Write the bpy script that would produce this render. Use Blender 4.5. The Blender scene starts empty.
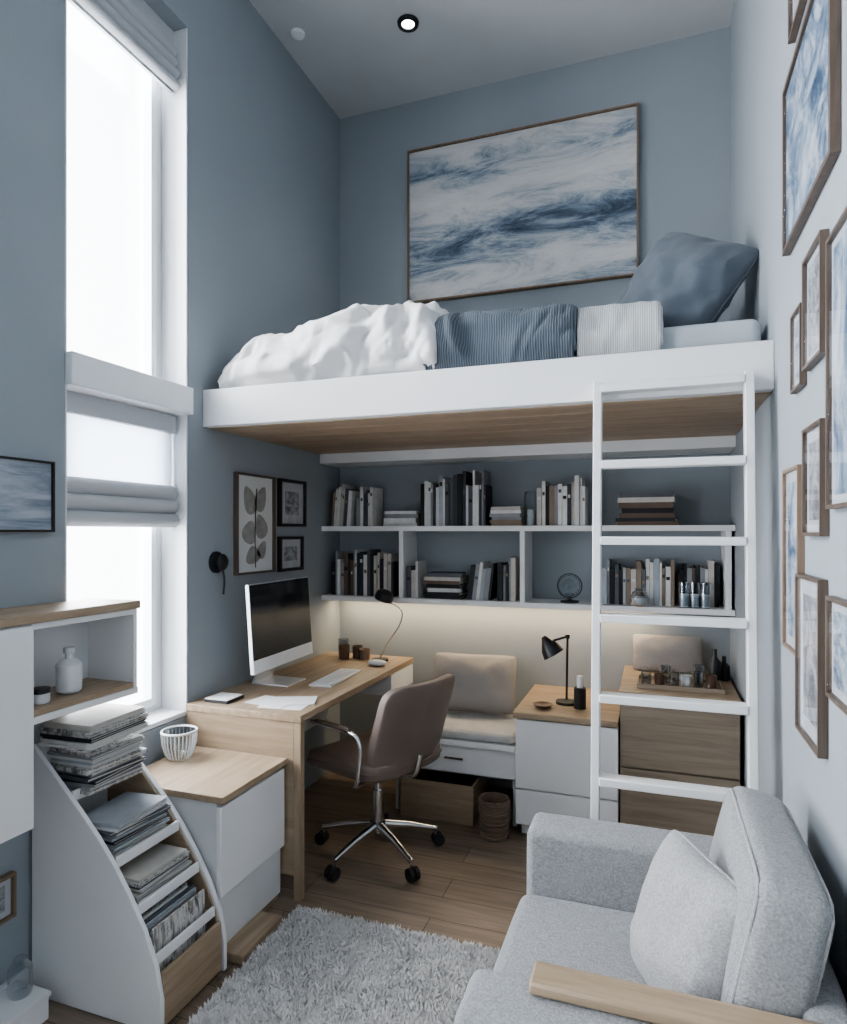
import bpy, bmesh, math, random
from mathutils import Vector, Matrix, noise, Euler
import numpy as np
R = random.Random(7)
scene = bpy.context.scene
COL = scene.collection
CEIL=4.17; XL=-1.92; XR=0.374; YB=3.78; YN=-1.4

# ------------------------------------------------------------------ materials
def base(name):
    m = bpy.data.materials.new(name); m.use_nodes = True
    nt = m.node_tree; p = nt.nodes['Principled BSDF']
    return m, nt, p
def N(nt, t, **kw):
    n = nt.nodes.new(t)
    for k, v in kw.items(): setattr(n, k, v)
    return n
def ramp(nt, stops):
    r = N(nt, 'ShaderNodeValToRGB'); e = r.color_ramp.elements
    while len(e) < len(stops): e.new(.5)
    for i, (p, c) in enumerate(stops):
        e[i].position = p; e[i].color = (c[0], c[1], c[2], 1)
    return r
def srgb(r, g, b):
    f = lambda c: ((c/255+.055)/1.055)**2.4 if c > 10 else c/255/12.92
    return (f(r), f(g), f(b))
def M(name, col, rough=.5, metal=0, bump=0, bscale=80, var=.06, vscale=4, sheen=0, emis=None, estr=0):
    m, nt, p = base(name)
    tc = N(nt, 'ShaderNodeTexCoord')
    nz = N(nt, 'ShaderNodeTexNoise'); nz.inputs['Scale'].default_value = vscale; nz.inputs['Detail'].default_value = 4
    nt.links.new(tc.outputs['Object'], nz.inputs['Vector'])
    a = tuple(c*(1-var) for c in col); b = tuple(min(1, c*(1+var)) for c in col)
    r = ramp(nt, [(.3, a), (.7, b)])
    nt.links.new(nz.outputs['Fac'], r.inputs['Fac']); nt.links.new(r.outputs['Color'], p.inputs['Base Color'])
    p.inputs['Roughness'].default_value = rough; p.inputs['Metallic'].default_value = metal
    if sheen: p.inputs['Sheen Weight'].default_value = sheen
    if bump:
        n2 = N(nt, 'ShaderNodeTexNoise'); n2.inputs['Scale'].default_value = bscale; n2.inputs['Detail'].default_value = 3
        nt.links.new(tc.outputs['Object'], n2.inputs['Vector'])
        bp = N(nt, 'ShaderNodeBump'); bp.inputs['Strength'].default_value = bump; bp.inputs['Distance'].default_value = .004
        nt.links.new(n2.outputs['Fac'], bp.inputs['Height']); nt.links.new(bp.outputs['Normal'], p.inputs['Normal'])
    if emis:
        p.inputs['Emission Color'].default_value = (*emis, 1); p.inputs['Emission Strength'].default_value = estr
    return m
def wood(name, c1, c2, axis='X', rough=.45, sc=1.0):
    m, nt, p = base(name)
    tc = N(nt, 'ShaderNodeTexCoord'); mp = N(nt, 'ShaderNodeMapping')
    s = {'X': (1.2, 16, 16), 'Y': (16, 1.2, 16), 'Z': (16, 16, 1.2)}[axis]
    mp.inputs['Scale'].default_value = tuple(v*sc for v in s)
    nt.links.new(tc.outputs['Object'], mp.inputs['Vector'])
    nz = N(nt, 'ShaderNodeTexNoise'); nz.inputs['Scale'].default_value = 2.2; nz.inputs['Detail'].default_value = 8; nz.inputs['Roughness'].default_value = .65; nz.inputs['Distortion'].default_value = .6
    nt.links.new(mp.outputs['Vector'], nz.inputs['Vector'])
    r = ramp(nt, [(.25, c1), (.5, tuple((a+b)/2 for a, b in zip(c1, c2))), (.75, c2)])
    nt.links.new(nz.outputs['Fac'], r.inputs['Fac']); nt.links.new(r.outputs['Color'], p.inputs['Base Color'])
    bp = N(nt, 'ShaderNodeBump'); bp.inputs['Strength'].default_value = .15; bp.inputs['Distance'].default_value = .002
    nt.links.new(nz.outputs['Fac'], bp.inputs['Height']); nt.links.new(bp.outputs['Normal'], p.inputs['Normal'])
    p.inputs['Roughness'].default_value = rough
    return m
def floor_mat():
    m, nt, p = base('oak_plank_floor')
    tc = N(nt, 'ShaderNodeTexCoord')
    bk = N(nt, 'ShaderNodeTexBrick'); bk.offset = .37
    bk.inputs['Scale'].default_value = 1; bk.inputs['Brick Width'].default_value = 1.5; bk.inputs['Row Height'].default_value = .15
    bk.inputs['Mortar Size'].default_value = .0015; bk.inputs['Bias'].default_value = 0
    bk.inputs['Color1'].default_value = (*srgb(146, 131, 116), 1); bk.inputs['Color2'].default_value = (*srgb(128, 114, 101), 1)
    bk.inputs['Mortar'].default_value = (*srgb(60, 52, 45), 1)
    nt.links.new(tc.outputs['Object'], bk.inputs['Vector'])
    mp = N(nt, 'ShaderNodeMapping'); mp.inputs['Scale'].default_value = (1.3, 18, 1)
    nt.links.new(tc.outputs['Object'], mp.inputs['Vector'])
    nz = N(nt, 'ShaderNodeTexNoise'); nz.inputs['Scale'].default_value = 2; nz.inputs['Detail'].default_value = 8; nz.inputs['Distortion'].default_value = 1
    nt.links.new(mp.outputs['Vector'], nz.inputs['Vector'])
    r = ramp(nt, [(.3, (.6, .58, .56)), (.7, (1.15, 1.1, 1.05))])
    nt.links.new(nz.outputs['Fac'], r.inputs['Fac'])
    mx = N(nt, 'ShaderNodeMix', data_type='RGBA', blend_type='MULTIPLY'); mx.inputs['Factor'].default_value = .8
    nt.links.new(bk.outputs['Color'], mx.inputs['A']); nt.links.new(r.outputs['Color'], mx.inputs['B'])
    nt.links.new(mx.outputs['Result'], p.inputs['Base Color'])
    p.inputs['Roughness'].default_value = .42
    bp = N(nt, 'ShaderNodeBump'); bp.inputs['Strength'].default_value = .2; bp.inputs['Distance'].default_value = .003
    nt.links.new(nz.outputs['Fac'], bp.inputs['Height']); nt.links.new(bp.outputs['Normal'], p.inputs['Normal'])
    return m
def fabric(name, col, rough=.95, weave=260, var=.12, bump=.5, big=18, bigw=.5):
    m, nt, p = base(name)
    tc = N(nt, 'ShaderNodeTexCoord')
    w = N(nt, 'ShaderNodeTexNoise'); w.inputs['Scale'].default_value = weave; w.inputs['Detail'].default_value = 2
    g = N(nt, 'ShaderNodeTexNoise'); g.inputs['Scale'].default_value = big; g.inputs['Detail'].default_value = 5
    nt.links.new(tc.outputs['Object'], w.inputs['Vector']); nt.links.new(tc.outputs['Object'], g.inputs['Vector'])
    r = ramp(nt, [(.35, tuple(c*(1-var) for c in col)), (.65, tuple(min(1, c*(1+var)) for c in col))])
    mf = N(nt, 'ShaderNodeMix', data_type='FLOAT'); mf.inputs['Factor'].default_value = bigw
    nt.links.new(w.outputs['Fac'], mf.inputs['A']); nt.links.new(g.outputs['Fac'], mf.inputs['B'])
    nt.links.new(mf.outputs['Result'], r.inputs['Fac']); nt.links.new(r.outputs['Color'], p.inputs['Base Color'])
    bp = N(nt, 'ShaderNodeBump'); bp.inputs['Strength'].default_value = bump; bp.inputs['Distance'].default_value = .004
    nt.links.new(mf.outputs['Result'], bp.inputs['Height']); nt.links.new(bp.outputs['Normal'], p.inputs['Normal'])
    p.inputs['Roughness'].default_value = rough; p.inputs['Sheen Weight'].default_value = .12
    return m
def ribbed(name, c1, c2, scale=30, axis='X', dist=0):
    m, nt, p = base(name)
    tc = N(nt, 'ShaderNodeTexCoord')
    w = N(nt, 'ShaderNodeTexWave'); w.wave_type = 'BANDS'; w.bands_direction = axis
    w.inputs['Scale'].default_value = scale; w.inputs['Distortion'].default_value = dist; w.inputs['Detail'].default_value = 1
    nt.links.new(tc.outputs['Object'], w.inputs['Vector'])
    r = ramp(nt, [(.2, c1), (.8, c2)])
    nt.links.new(w.outputs['Fac'], r.inputs['Fac']); nt.links.new(r.outputs['Color'], p.inputs['Base Color'])
    bp = N(nt, 'ShaderNodeBump'); bp.inputs['Strength'].default_value = .6; bp.inputs['Distance'].default_value = .005
    nt.links.new(w.outputs['Fac'], bp.inputs['Height']); nt.links.new(bp.outputs['Normal'], p.inputs['Normal'])
    p.inputs['Roughness'].default_value = .95; p.inputs['Sheen Weight'].default_value = .1
    return m
def art(name, stops, sc=(2, 6, 6), off=(0, 0, 0), dist=1.5, band=0, coord='Generated', rot=.12, rough=.68):
    m, nt, p = base(name)
    tc = N(nt, 'ShaderNodeTexCoord'); mp = N(nt, 'ShaderNodeMapping')
    mp.inputs['Scale'].default_value = sc; mp.inputs['Location'].default_value = off
    mp.inputs['Rotation'].default_value = (0, rot, 0)
    nt.links.new(tc.outputs[coord], mp.inputs['Vector'])
    nz = N(nt, 'ShaderNodeTexNoise'); nz.inputs['Scale'].default_value = 1.0; nz.inputs['Detail'].default_value = 13
    nz.inputs['Roughness'].default_value = rough; nz.inputs['Distortion'].default_value = dist
    nt.links.new(mp.outputs['Vector'], nz.inputs['Vector'])
    fac = nz.outputs['Fac']
    if band:
        sp = N(nt, 'ShaderNodeSeparateXYZ'); nt.links.new(tc.outputs[coord], sp.inputs[0])
        rr = ramp(nt, [(0, (.42,)*3), (.13, (.68,)*3), (.24, (.44,)*3), (.38, (.18,)*3), (.50, (.62,)*3), (.68, (.76,)*3), (.83, (.42,)*3), (1, (.60,)*3)])
        n3 = N(nt, 'ShaderNodeTexNoise'); n3.inputs['Scale'].default_value = 2.2; n3.inputs['Detail'].default_value = 4
        nt.links.new(tc.outputs[coord], n3.inputs['Vector'])
        a1 = N(nt, 'ShaderNodeMath', operation='MULTIPLY_ADD'); a1.inputs[1].default_value = .34
        nt.links.new(n3.outputs['Fac'], a1.inputs[0]); nt.links.new(sp.outputs['Z'], a1.inputs[2])
        a2 = N(nt, 'ShaderNodeMath', operation='MULTIPLY_ADD'); a2.inputs[1].default_value = -.08
        nt.links.new(sp.outputs['X'], a2.inputs[0]); nt.links.new(a1.outputs[0], a2.inputs[2])
        sb = N(nt, 'ShaderNodeMath', operation='SUBTRACT'); sb.inputs[1].default_value = .13
        nt.links.new(a2.outputs[0], sb.inputs[0]); nt.links.new(sb.outputs[0], rr.inputs['Fac'])
        mx = N(nt, 'ShaderNodeMath', operation='MULTIPLY_ADD'); mx.inputs[1].default_value = 2.1
        nt.links.new(nz.outputs['Fac'], mx.inputs[0]); nt.links.new(rr.outputs['Color'], mx.inputs[2])
        s2 = N(nt, 'ShaderNodeMath', operation='SUBTRACT'); s2.inputs[1].default_value = 1.04
        nt.links.new(mx.outputs[0], s2.inputs[0]); fac = s2.outputs[0]
    r = ramp(nt, stops)
    nt.links.new(fac, r.inputs['Fac']); nt.links.new(r.outputs['Color'], p.inputs['Base Color'])
    p.inputs['Roughness'].default_value = .6
    bp = N(nt, 'ShaderNodeBump'); bp.inputs['Strength'].default_value = .3; bp.inputs['Distance'].default_value = .004
    nt.links.new(nz.outputs['Fac'], bp.inputs['Height']); nt.links.new(bp.outputs['Normal'], p.inputs['Normal'])
    return m
def glassy(name, tint=(.9, .95, .97), fac=.25):
    m, nt, p = base(name); out = nt.nodes['Material Output']
    t = N(nt, 'ShaderNodeBsdfTransparent'); t.inputs['Color'].default_value = (*tint, 1)
    g = N(nt, 'ShaderNodeBsdfGlossy'); g.inputs['Roughness'].default_value = .03
    lw = N(nt, 'ShaderNodeLayerWeight'); lw.inputs['Blend'].default_value = fac
    mx = N(nt, 'ShaderNodeMixShader')
    nt.links.new(lw.outputs['Facing'], mx.inputs[0]); nt.links.new(t.outputs[0], mx.inputs[1]); nt.links.new(g.outputs[0], mx.inputs[2])
    nt.links.new(mx.outputs[0], out.inputs['Surface'])
    return m

m_wall = M('blue_wall_paint', srgb(151, 158, 163), .85, bump=.15, bscale=120, var=.02, vscale=2)
m_ceil = M('ceiling_paint', srgb(196, 197, 198), .9, var=.02)
m_white = M('white_lacquer', srgb(230, 230, 230), .4, var=.015)
m_white2 = M('white_panel', srgb(214, 215, 216), .5, var=.02)
m_frame = M('window_white', srgb(228, 230, 232), .4, var=.01)
m_floor = floor_mat()
ok1, ok2 = srgb(138, 119, 98), srgb(180, 160, 136)
m_oakX = wood('oak_x', ok1, ok2, 'X'); m_oakY = wood('oak_y', ok1, ok2, 'Y'); m_oakZ = wood('oak_z', ok1, ok2, 'Z')
m_under = wood('underside_oak', srgb(134, 116, 96), srgb(178, 157, 134), 'X', sc=.8)
m_walX = wood('greyed_oak_x', srgb(118, 106, 93), srgb(154, 140, 124), 'X')
m_sofa = fabric('sofa_linen', srgb(148, 149, 150), weave=190, var=.22, bump=.7, big=60, bigw=.25)
m_cush = fabric('cushion_linen', srgb(160, 160, 160), weave=200, var=.18, bump=.6, big=60, bigw=.25)
m_bench = fabric('bench_linen', srgb(190, 189, 187), weave=300)
m_wlin = fabric('white_linen', srgb(220, 219, 218), weave=400, var=.03, bump=.15)
m_sheet = fabric('pale_blue_sheet', srgb(184, 190, 195), weave=400, var=.03, bump=.15)
m_blue = ribbed('blue_ribbed', srgb(70, 78, 86), srgb(100, 109, 118), 32, 'X', .8)
m_bluep = fabric('blue_grey_cotton', srgb(90, 98, 106), weave=300, var=.08, bigw=.3)
m_bluep2 = fabric('pale_blue_grey_cotton', srgb(122, 129, 136), weave=350, var=.08)
m_wrib = ribbed('white_ribbed', srgb(172, 173, 174), srgb(208, 208, 208), 40, 'X')
m_beige = ribbed('beige_woven', srgb(152, 147, 142), srgb(178, 173, 168), 55, 'DIAGONAL')
m_shade = M('roman_shade_fabric', srgb(184, 186, 189), .9, bump=.2, bscale=200, var=.03)
m_leather = M('brown_leather', srgb(120, 106, 98), .5, bump=.3, bscale=220, var=.12, vscale=5)
m_chrome = M('chrome', (.75, .77, .8), .15, 1, var=.01)
m_black = M('black_metal', (.015, .016, .018), .4, var=.1)
m_rubber = M('black_rubber', (.02, .02, .02), .7, var=.1)
m_alu = M('aluminium', (.72, .73, .75), .3, .6, var=.01)
m_screen = M('screen_black', (.02, .023, .028), .12, var=.1)
m_keys = M('white_keys', srgb(225, 228, 232), .5, var=.01)
m_paper = M('paper', srgb(225, 226, 228), .8, var=.04, vscale=30)
m_fr_oak = wood('frame_oak', srgb(110, 92, 76), srgb(148, 126, 106), 'Z')
m_fr_dk = M('frame_dark', srgb(40, 36, 35), .4, var=.1)
m_fr_br = wood('frame_walnut', srgb(78, 67, 59), srgb(110, 96, 85), 'Z')
m_glass = glassy('clear_glass'); m_pane = glassy('window_glass', (.97, .98, 1), .12)
m_rug = M('rug_wool', srgb(220, 218, 216), .98, var=.12, vscale=14)
m_wick = ribbed('wicker', srgb(92, 78, 64), srgb(150, 130, 110), 60, 'Z', 2)
m_cer = M('white_ceramic', srgb(215, 217, 218), .35, var=.03)
m_brown = M('brown_glaze', srgb(96, 76, 62), .4, var=.15, vscale=20)
m_led = M('warm_led', (1, .8, .55), .5, emis=(1, .80, .54), estr=9)
m_spot = M('spot_emit', (1, 1, 1), .5, emis=(1, .96, .9), estr=14)
BK = [M('book_%d' % i, c, .65, var=.08, vscale=25) for i, c in enumerate([
    srgb(212, 211, 208), srgb(192, 187, 180), srgb(146, 148, 151), srgb(88, 91, 97), srgb(38, 39, 44),
    srgb(58, 62, 70), srgb(138, 122, 106), srgb(222, 221, 219), srgb(104, 86, 75), srgb(166, 172, 178), srgb(26, 26, 29)])]
m_pages = M('pages', srgb(206, 202, 194), .9, var=.08, vscale=60)
m_cover = art('magazine_cover', [(.35, srgb(50, 54, 60)), (.47, srgb(150, 146, 142)), (.55, srgb(210, 208, 204)), (.7, srgb(120, 130, 140))], (14, 14, 3), (2, 1, 0), 1)
BK.append(m_cover)
LIGHT = [0, 1, 2, 7, 9, 7, 0, 3, 6]; DARK = [3, 4, 5, 10, 8, 4, 2, 1, 5]; MIX = [0, 1, 2, 3, 4, 5, 6, 7, 9, 10, 0, 7]; MAG = [0, 7, 9, 2, 11, 1, 11, 3, 4, 0]

# ------------------------------------------------------------------ builder
class B:
    def __init__(s, name): s.name = name; s.bm = bmesh.new(); s.mats = []
    def mi(s, m):
        if m not in s.mats: s.mats.append(m)
        return s.mats.index(m)
    def add(s, vs, fs, m, T=None):
        i = s.mi(m)
        v = [s.bm.verts.new(T @ Vector(p) if T is not None else Vector(p)) for p in vs]
        for f in fs:
            try:
                q = s.bm.faces.new([v[k] for k in f]); q.material_index = i; q.smooth = True
            except ValueError: pass
    def box(s, x0, x1, y0, y1, z0, z1, m, T=None):
        vs = [(x0, y0, z0), (x1, y0, z0), (x1, y1, z0), (x0, y1, z0), (x0, y0, z1), (x1, y0, z1), (x1, y1, z1), (x0, y1, z1)]
        s.add(vs, [(0, 3, 2, 1), (4, 5, 6, 7), (0, 1, 5, 4), (1, 2, 6, 5), (2, 3, 7, 6), (3, 0, 4, 7)], m, T)
    def prism(s, poly, axis, a0, a1, m):
        n = len(poly)
        def P(p, a): return {'X': (a, p[0], p[1]), 'Y': (p[0], a, p[1]), 'Z': (p[0], p[1], a)}[axis]
        vs = [P(p, a0) for p in poly]+[P(p, a1) for p in poly]
        s.add(vs, [tuple(range(n))[::-1], tuple(range(n, 2*n))]+[(i, (i+1) % n, n+(i+1) % n, n+i) for i in range(n)], m)
    def tube(s, pts, r, m, seg=10, closed=False, smooth=0):
        pts = [Vector(p) for p in pts]
        if smooth:
            out = []; n = len(pts)
            rng = range(n) if closed else range(n-1)
            for i in rng:
                p0 = pts[(i-1) % n] if (closed or i > 0) else pts[i]; p1 = pts[i]; p2 = pts[(i+1) % n]
                p3 = pts[(i+2) % n] if (closed or i+2 < n) else p2
                for k in range(smooth):
                    t = k/smooth
                    out.append(.5*((2*p1)+(p2-p0)*t+(2*p0-5*p1+4*p2-p3)*t*t+(3*p1-p0-3*p2+p3)*t**3))
            if not closed: out.append(pts[-1])
            pts = out
        n = len(pts); vs = []; up = None
        for i, p in enumerate(pts):
            if closed: d = pts[(i+1) % n]-pts[(i-1) % n]
            else: d = pts[min(i+1, n-1)]-pts[max(i-1, 0)]
            d.normalize()
            if up is None: up = Vector((0, 0, 1)) if abs(d.z) < .9 else Vector((1, 0, 0))
            a = d.cross(up)
            if a.length < 1e-4: a = d.cross(Vector((1, .3, 0)))
            a.normalize(); b = a.cross(d).normalized(); up = b
            rr = r[i] if isinstance(r, (list, tuple)) else r
            for k in range(seg):
                t = 2*math.pi*k/seg; vs.append(p+a*math.cos(t)*rr+b*math.sin(t)*rr)
        fs = []
        for i in range(n if closed else n-1):
            j = (i+1) % n
            for k in range(seg): fs.append((i*seg+k, i*seg+(k+1) % seg, j*seg+(k+1) % seg, j*seg+k))
        if not closed: fs += [tuple(range(seg))[::-1], tuple(range((n-1)*seg, n*seg))]
        s.add(vs, fs, m)
    def lathe(s, prof, c, m, seg=28, T=None, caps=True):
        vs = []; n = len(prof)
        for r, z in prof:
            for k in range(seg):
                t = 2*math.pi*k/seg; vs.append((c[0]+r*math.cos(t), c[1]+r*math.sin(t), c[2]+z))
        fs = [(i*seg+k, i*seg+(k+1) % seg, (i+1)*seg+(k+1) % seg, (i+1)*seg+k) for i in range(n-1) for k in range(seg)]
        if caps: fs += [tuple(range(seg))[::-1], tuple(range((n-1)*seg, n*seg))]
        s.add(vs, fs, m, T)
    def soft(s, c, h, m, n=6, res=12, rot=(0, 0, 0), fn=None, T=None):
        tb = bmesh.new(); bmesh.ops.create_cube(tb, size=2)
        bmesh.ops.subdivide_edges(tb, edges=tb.edges[:], cuts=res, use_grid_fill=True)
        Rm = Euler(rot).to_matrix(); vs = []
        tb.verts.ensure_lookup_table(); tb.verts.index_update()
        for v in tb.verts:
            p = v.co; k = (abs(p.x)**n+abs(p.y)**n+abs(p.z)**n)**(1/n); q = p/k
            w = Vector((q.x*h[0], q.y*h[1], q.z*h[2]))
            if fn: w = fn(w, q)
            vs.append(Rm @ w+Vector(c))
        fs = [tuple(v.index for v in f.verts) for f in tb.faces]; tb.free()
        s.add(vs, fs, m, T)
    def rbox(s, x0, x1, y0, y1, z0, z1, m, r=.025, k=4, puff=0, rot=None, seed=0, step=.04):
        """rounded box with constant corner radius r, optional puffed faces"""
        c = Vector(((x0+x1)/2, (y0+y1)/2, (z0+z1)/2)); h = ((x1-x0)/2, (y1-y0)/2, (z1-z0)/2)
        def coords(H):
            inner = H-r
            t = [(-math.pi/4+math.pi/4*i/k) for i in range(k)]
            lo = [-inner+r*math.tan(v) for v in t]
            nmid = max(2, int(2*inner/step)); mid = [-inner+2*inner*i/nmid for i in range(nmid+1)]
            return lo+mid+[-v for v in lo[::-1]]
        C = [coords(H) for H in h]; vs = []; ix = {}; fs = []
        def V(p):
            key = tuple(round(v, 6) for v in p)
            if key in ix: return ix[key]
            q = Vector([max(-(h[i]-r), min(h[i]-r, p[i])) for i in range(3)]); d = Vector(p)-q
            w = q+(d.normalized()*r if d.length > 1e-9 else d)
            if puff:
                u = [min(1, abs(w[i])/h[i]) for i in range(3)]
                nn = d.normalized() if d.length > 1e-9 else Vector((0, 0, 0))
                e = 1
                ax = max(range(3), key=lambda i: abs(nn[i]))
                for i in range(3):
                    if i != ax: e *= (1-u[i]**2)
                w = w+nn*puff*(e**.6)*(1+.35*noise.noise(w*7+Vector((seed*3, 0, 0))))
            if rot: w = Euler(rot).to_matrix() @ w
            ix[key] = len(vs); vs.append(w+c); return ix[key]
        for ax in range(3):
            i, j = [q for q in range(3) if q != ax]
            for sg in (-1, 1):
                for a in range(len(C[i])-1):
                    for b in range(len(C[j])-1):
                        f = []
                        for (p, q) in ((a, b), (a+1, b), (a+1, b+1), (a, b+1)):
                            v = [0, 0, 0]; v[ax] = sg*h[ax]; v[i] = C[i][p]; v[j] = C[j][q]; f.append(V(v))
                        fs.append(tuple(f))
        s.add(vs, fs, m)
    def pillow(s, c, w, h, t, m, rot=(0, 0, 0), res=30, seed=0, pipe=None, wr=.012, pin=.05):
        Rm = Euler(rot).to_matrix(); vs = []; idx = {}
        fs = []
        for side in (1, -1):
            for i in range(res+1):
                for j in range(res+1):
                    x = math.sin(math.pi/2*(-1+2*i/res)); y = math.sin(math.pi/2*(-1+2*j/res))
                    edge = i in (0, res) or j in (0, res)
                    if edge and side == -1: idx[(side, i, j)] = idx[(1, i, j)]; continue
                    cr = 1-.07*abs(x*y)**5
                    X = x*(1-pin*(1-y*y))*cr; Y = y*(1-pin*(1-x*x))*cr
                    th = max(0, (1-x*x)*(1-y*y))
                    z = side*t*(th**.42 if th > 0 else 0)
                    P = Vector((X*w, Y*h, side*.7))*7+Vector((seed*5, seed, 0))
                    rd = 1-2.5*abs(noise.noise(P*.9+Vector((9, 2, 1))))
                    rd2 = 1-2.5*abs(noise.noise(P*1.9+Vector((1, 6, 3))))
                    z += side*(noise.noise(P)+.4*noise.noise(P*2.3)+.5*rd+.3*rd2)*wr*(0 if edge else 1)*min(1, th*4)
                    idx[(side, i, j)] = len(vs); vs.append(Rm @ Vector((X*w, Y*h, z))+Vector(c))
            for i in range(res):
                for j in range(res):
                    q = (idx[(side, i, j)], idx[(side, i+1, j)], idx[(side, i+1, j+1)], idx[(side, i, j+1)])
                    fs.append(q if side == 1 else q[::-1])
        s.add(vs, fs, m)
        if pipe:
            loop = [(i, 0) for i in range(res)]+[(res, j) for j in range(res)]+[(i, res) for i in range(res, 0, -1)]+[(0, j) for j in range(res, 0, -1)]
            s.tube([vs[idx[(1, i, j)]] for i, j in loop], .004, pipe, 6, closed=True)
    def build(s, bevel=0, seg=2, sharp=38, origin=True):
        me = bpy.data.meshes.new(s.name)
        bmesh.ops.recalc_face_normals(s.bm, faces=s.bm.faces[:])
        s.bm.to_mesh(me); s.bm.free()
        for m in s.mats: me.materials.append(m)
        o = Vector((0, 0, 0))
        if origin and len(me.vertices):
            co = np.empty(len(me.vertices)*3); me.vertices.foreach_get('co', co); co = co.reshape(-1, 3)
            o = Vector(((co[:, 0].min()+co[:, 0].max())/2, (co[:, 1].min()+co[:, 1].max())/2, co[:, 2].min()))
            me.transform(Matrix.Translation(-o))
        ob = bpy.data.objects.new(s.name, me); ob.location = o; COL.objects.link(ob)
        me.set_sharp_from_angle(angle=math.radians(sharp))
        if bevel:
            b = ob.modifiers.new('bevel', 'BEVEL'); b.width = bevel; b.segments = seg; b.limit_method = 'ANGLE'; b.angle_limit = math.radians(50)
        return ob
def single(name, x0, x1, y0, y1, z0, z1, m, bevel=0):
    b = B(name); b.box(x0, x1, y0, y1, z0, z1, m); return b.build(bevel)

# ------------------------------------------------------------------ shell
single('floor', XL-.25, XR+.15, YN-.15, YB+.15, -.1, 0, m_floor)
single('ceiling', XL-.25, XR+.15, YN-.15, YB+.15, CEIL, CEIL+.1, m_ceil)
single('wall_back', XL-.25, XR+.15, YB, YB+.15, 0, CEIL, m_wall)
single('wall_right', XR, XR+.15, YN, YB, 0, CEIL, m_wall)
single('wall_front', XL-.25, XR+.15, YN-.15, YN, 0, CEIL, m_wall)
WIN = [(-.95, .75), (1.70, 2.33)]; WZ0, WZ1 = .70, 3.70  # first opening is an invented window, out of view, added for fill light
w = B('wall_left'); x0, x1 = XL-.25, XL
ys = [YN, WIN[0][0], WIN[0][1], WIN[1][0], WIN[1][1], YB]
w.box(x0, x1, ys[0], ys[1], 0, CEIL, m_wall); w.box(x0, x1, ys[2], ys[3], 0, CEIL, m_wall); w.box(x0, x1, ys[4], ys[5], 0, CEIL, m_wall)
for a, b_ in WIN:
    w.box(x0, x1, a, b_, 0, WZ0, m_wall); w.box(x0, x1, a, b_, WZ1, CEIL, m_wall)
w.build()
for k, (a, b_) in enumerate(WIN):
    f = B('window_%d' % (k+1)); fx0, fx1 = XL-.20, XL-.14; t = .045  # the first one built is the added fill window, never in view
    a1, b1 = a+.002, b_-.002; za, zb = WZ0+.002, WZ1-.002
    f.box(fx0, fx1, a1, a1+t, za, zb, m_frame); f.box(fx0, fx1, b1-t, b1, za, zb, m_frame)
    f.box(fx0, fx1, a1+t, b1-t, za, za+t, m_frame); f.box(fx0, fx1, a1+t, b1-t, zb-t, zb, m_frame)
    for (p, q) in ((za+t, 2.0), (2.12, zb-t)):
        f.box(fx0+.01, fx1+.015, b1-t-.035, b1-t-.004, p, q, m_frame); f.box(fx0+.01, fx1+.015, a1+t+.004, a1+t+.035, p, q, m_frame)
        f.box(fx0+.01, fx1+.015, a1+t+.035, b1-t-.035, p, p+.035, m_frame); f.box(fx0+.01, fx1+.015, a1+t+.035, b1-t-.035, q-.035, q, m_frame)
        f.box(fx0+.025, fx0+.031, a1+t+.035, b1-t-.035, p+.035, q-.035, m_pane)
    f.box(fx1+.001, XL-.001, b1-.008, b1, za, zb, m_white2); f.box(fx1+.001, XL-.001, a1, a1+.008, za, zb, m_white2)
    f.box(fx1+.001, XL-.001, a1, b1, za-.0, za+.02, m_frame)
    f.box(fx0, XL+.03, a1, b1, 2.01, 2.125, m_frame)
    f.build(.003)
def roman(name, y0, y1, z0, z1, folds, x, flat_top=0):
    b = B(name); prof = [(x-.004, z1+flat_top), (x-.004, z1)]
    fh = (z1-z0)/folds
    for i in range(folds):
        for k in range(9):
            t = k/8; prof.append((x+.03*math.sin(math.pi*t)**.7*(.6+.4*i/folds)+.003*i, z1-fh*(i+t)))
    vs = []; m = 8
    for j in range(m+1):
        y = y0+(y1-y0)*j/m
        for (px, pz) in prof: vs.append((px, y, pz))
    L = len(prof)
    fs = [(j*L+i, j*L+i+1, (j+1)*L+i+1, (j+1)*L+i) for j in range(m) for i in range(L-1)]
    b.add(vs, fs, m_shade)
    b.box(x-.02, x-.006, y0, y1, z0, z1+flat_top, m_shade)
    return b.build()
m_sheer = M('sheer_fabric', srgb(225, 230, 236), .9, var=.02)
nt = m_sheer.node_tree; tr = N(nt, 'ShaderNodeBsdfTranslucent'); tr.inputs['Color'].default_value = (.85, .88, .92, 1)
tp = N(nt, 'ShaderNodeBsdfTransparent'); m1 = N(nt, 'ShaderNodeMixShader'); m1.inputs[0].default_value = .12
m2 = N(nt, 'ShaderNodeMixShader'); m2.inputs[0].default_value = .45
nt.links.new(tr.outputs[0], m1.inputs[1]); nt.links.new(tp.outputs[0], m1.inputs[2])
nt.links.new(nt.nodes['Principled BSDF'].outputs[0], m2.inputs[1]); nt.links.new(m1.outputs[0], m2.inputs[2])
nt.links.new(m2.outputs[0], nt.nodes['Material Output'].inputs['Surface'])
a, b_ = WIN[1]
roman('roman_shade', a+.02, b_-.02, 3.42, 3.62, 4, XL-.06, .07)
roman('roman_shade', a+.02, b_-.02, 1.52, 1.70, 3, XL-.06)
s = B('sheer_blind'); s.box(XL-.075, XL-.072, a+.02, b_-.02, 1.70, 1.93, m_sheer); s.box(XL-.1, XL-.05, a+.016, b_-.016, 1.93, 2.005, m_shade); s.build()
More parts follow.
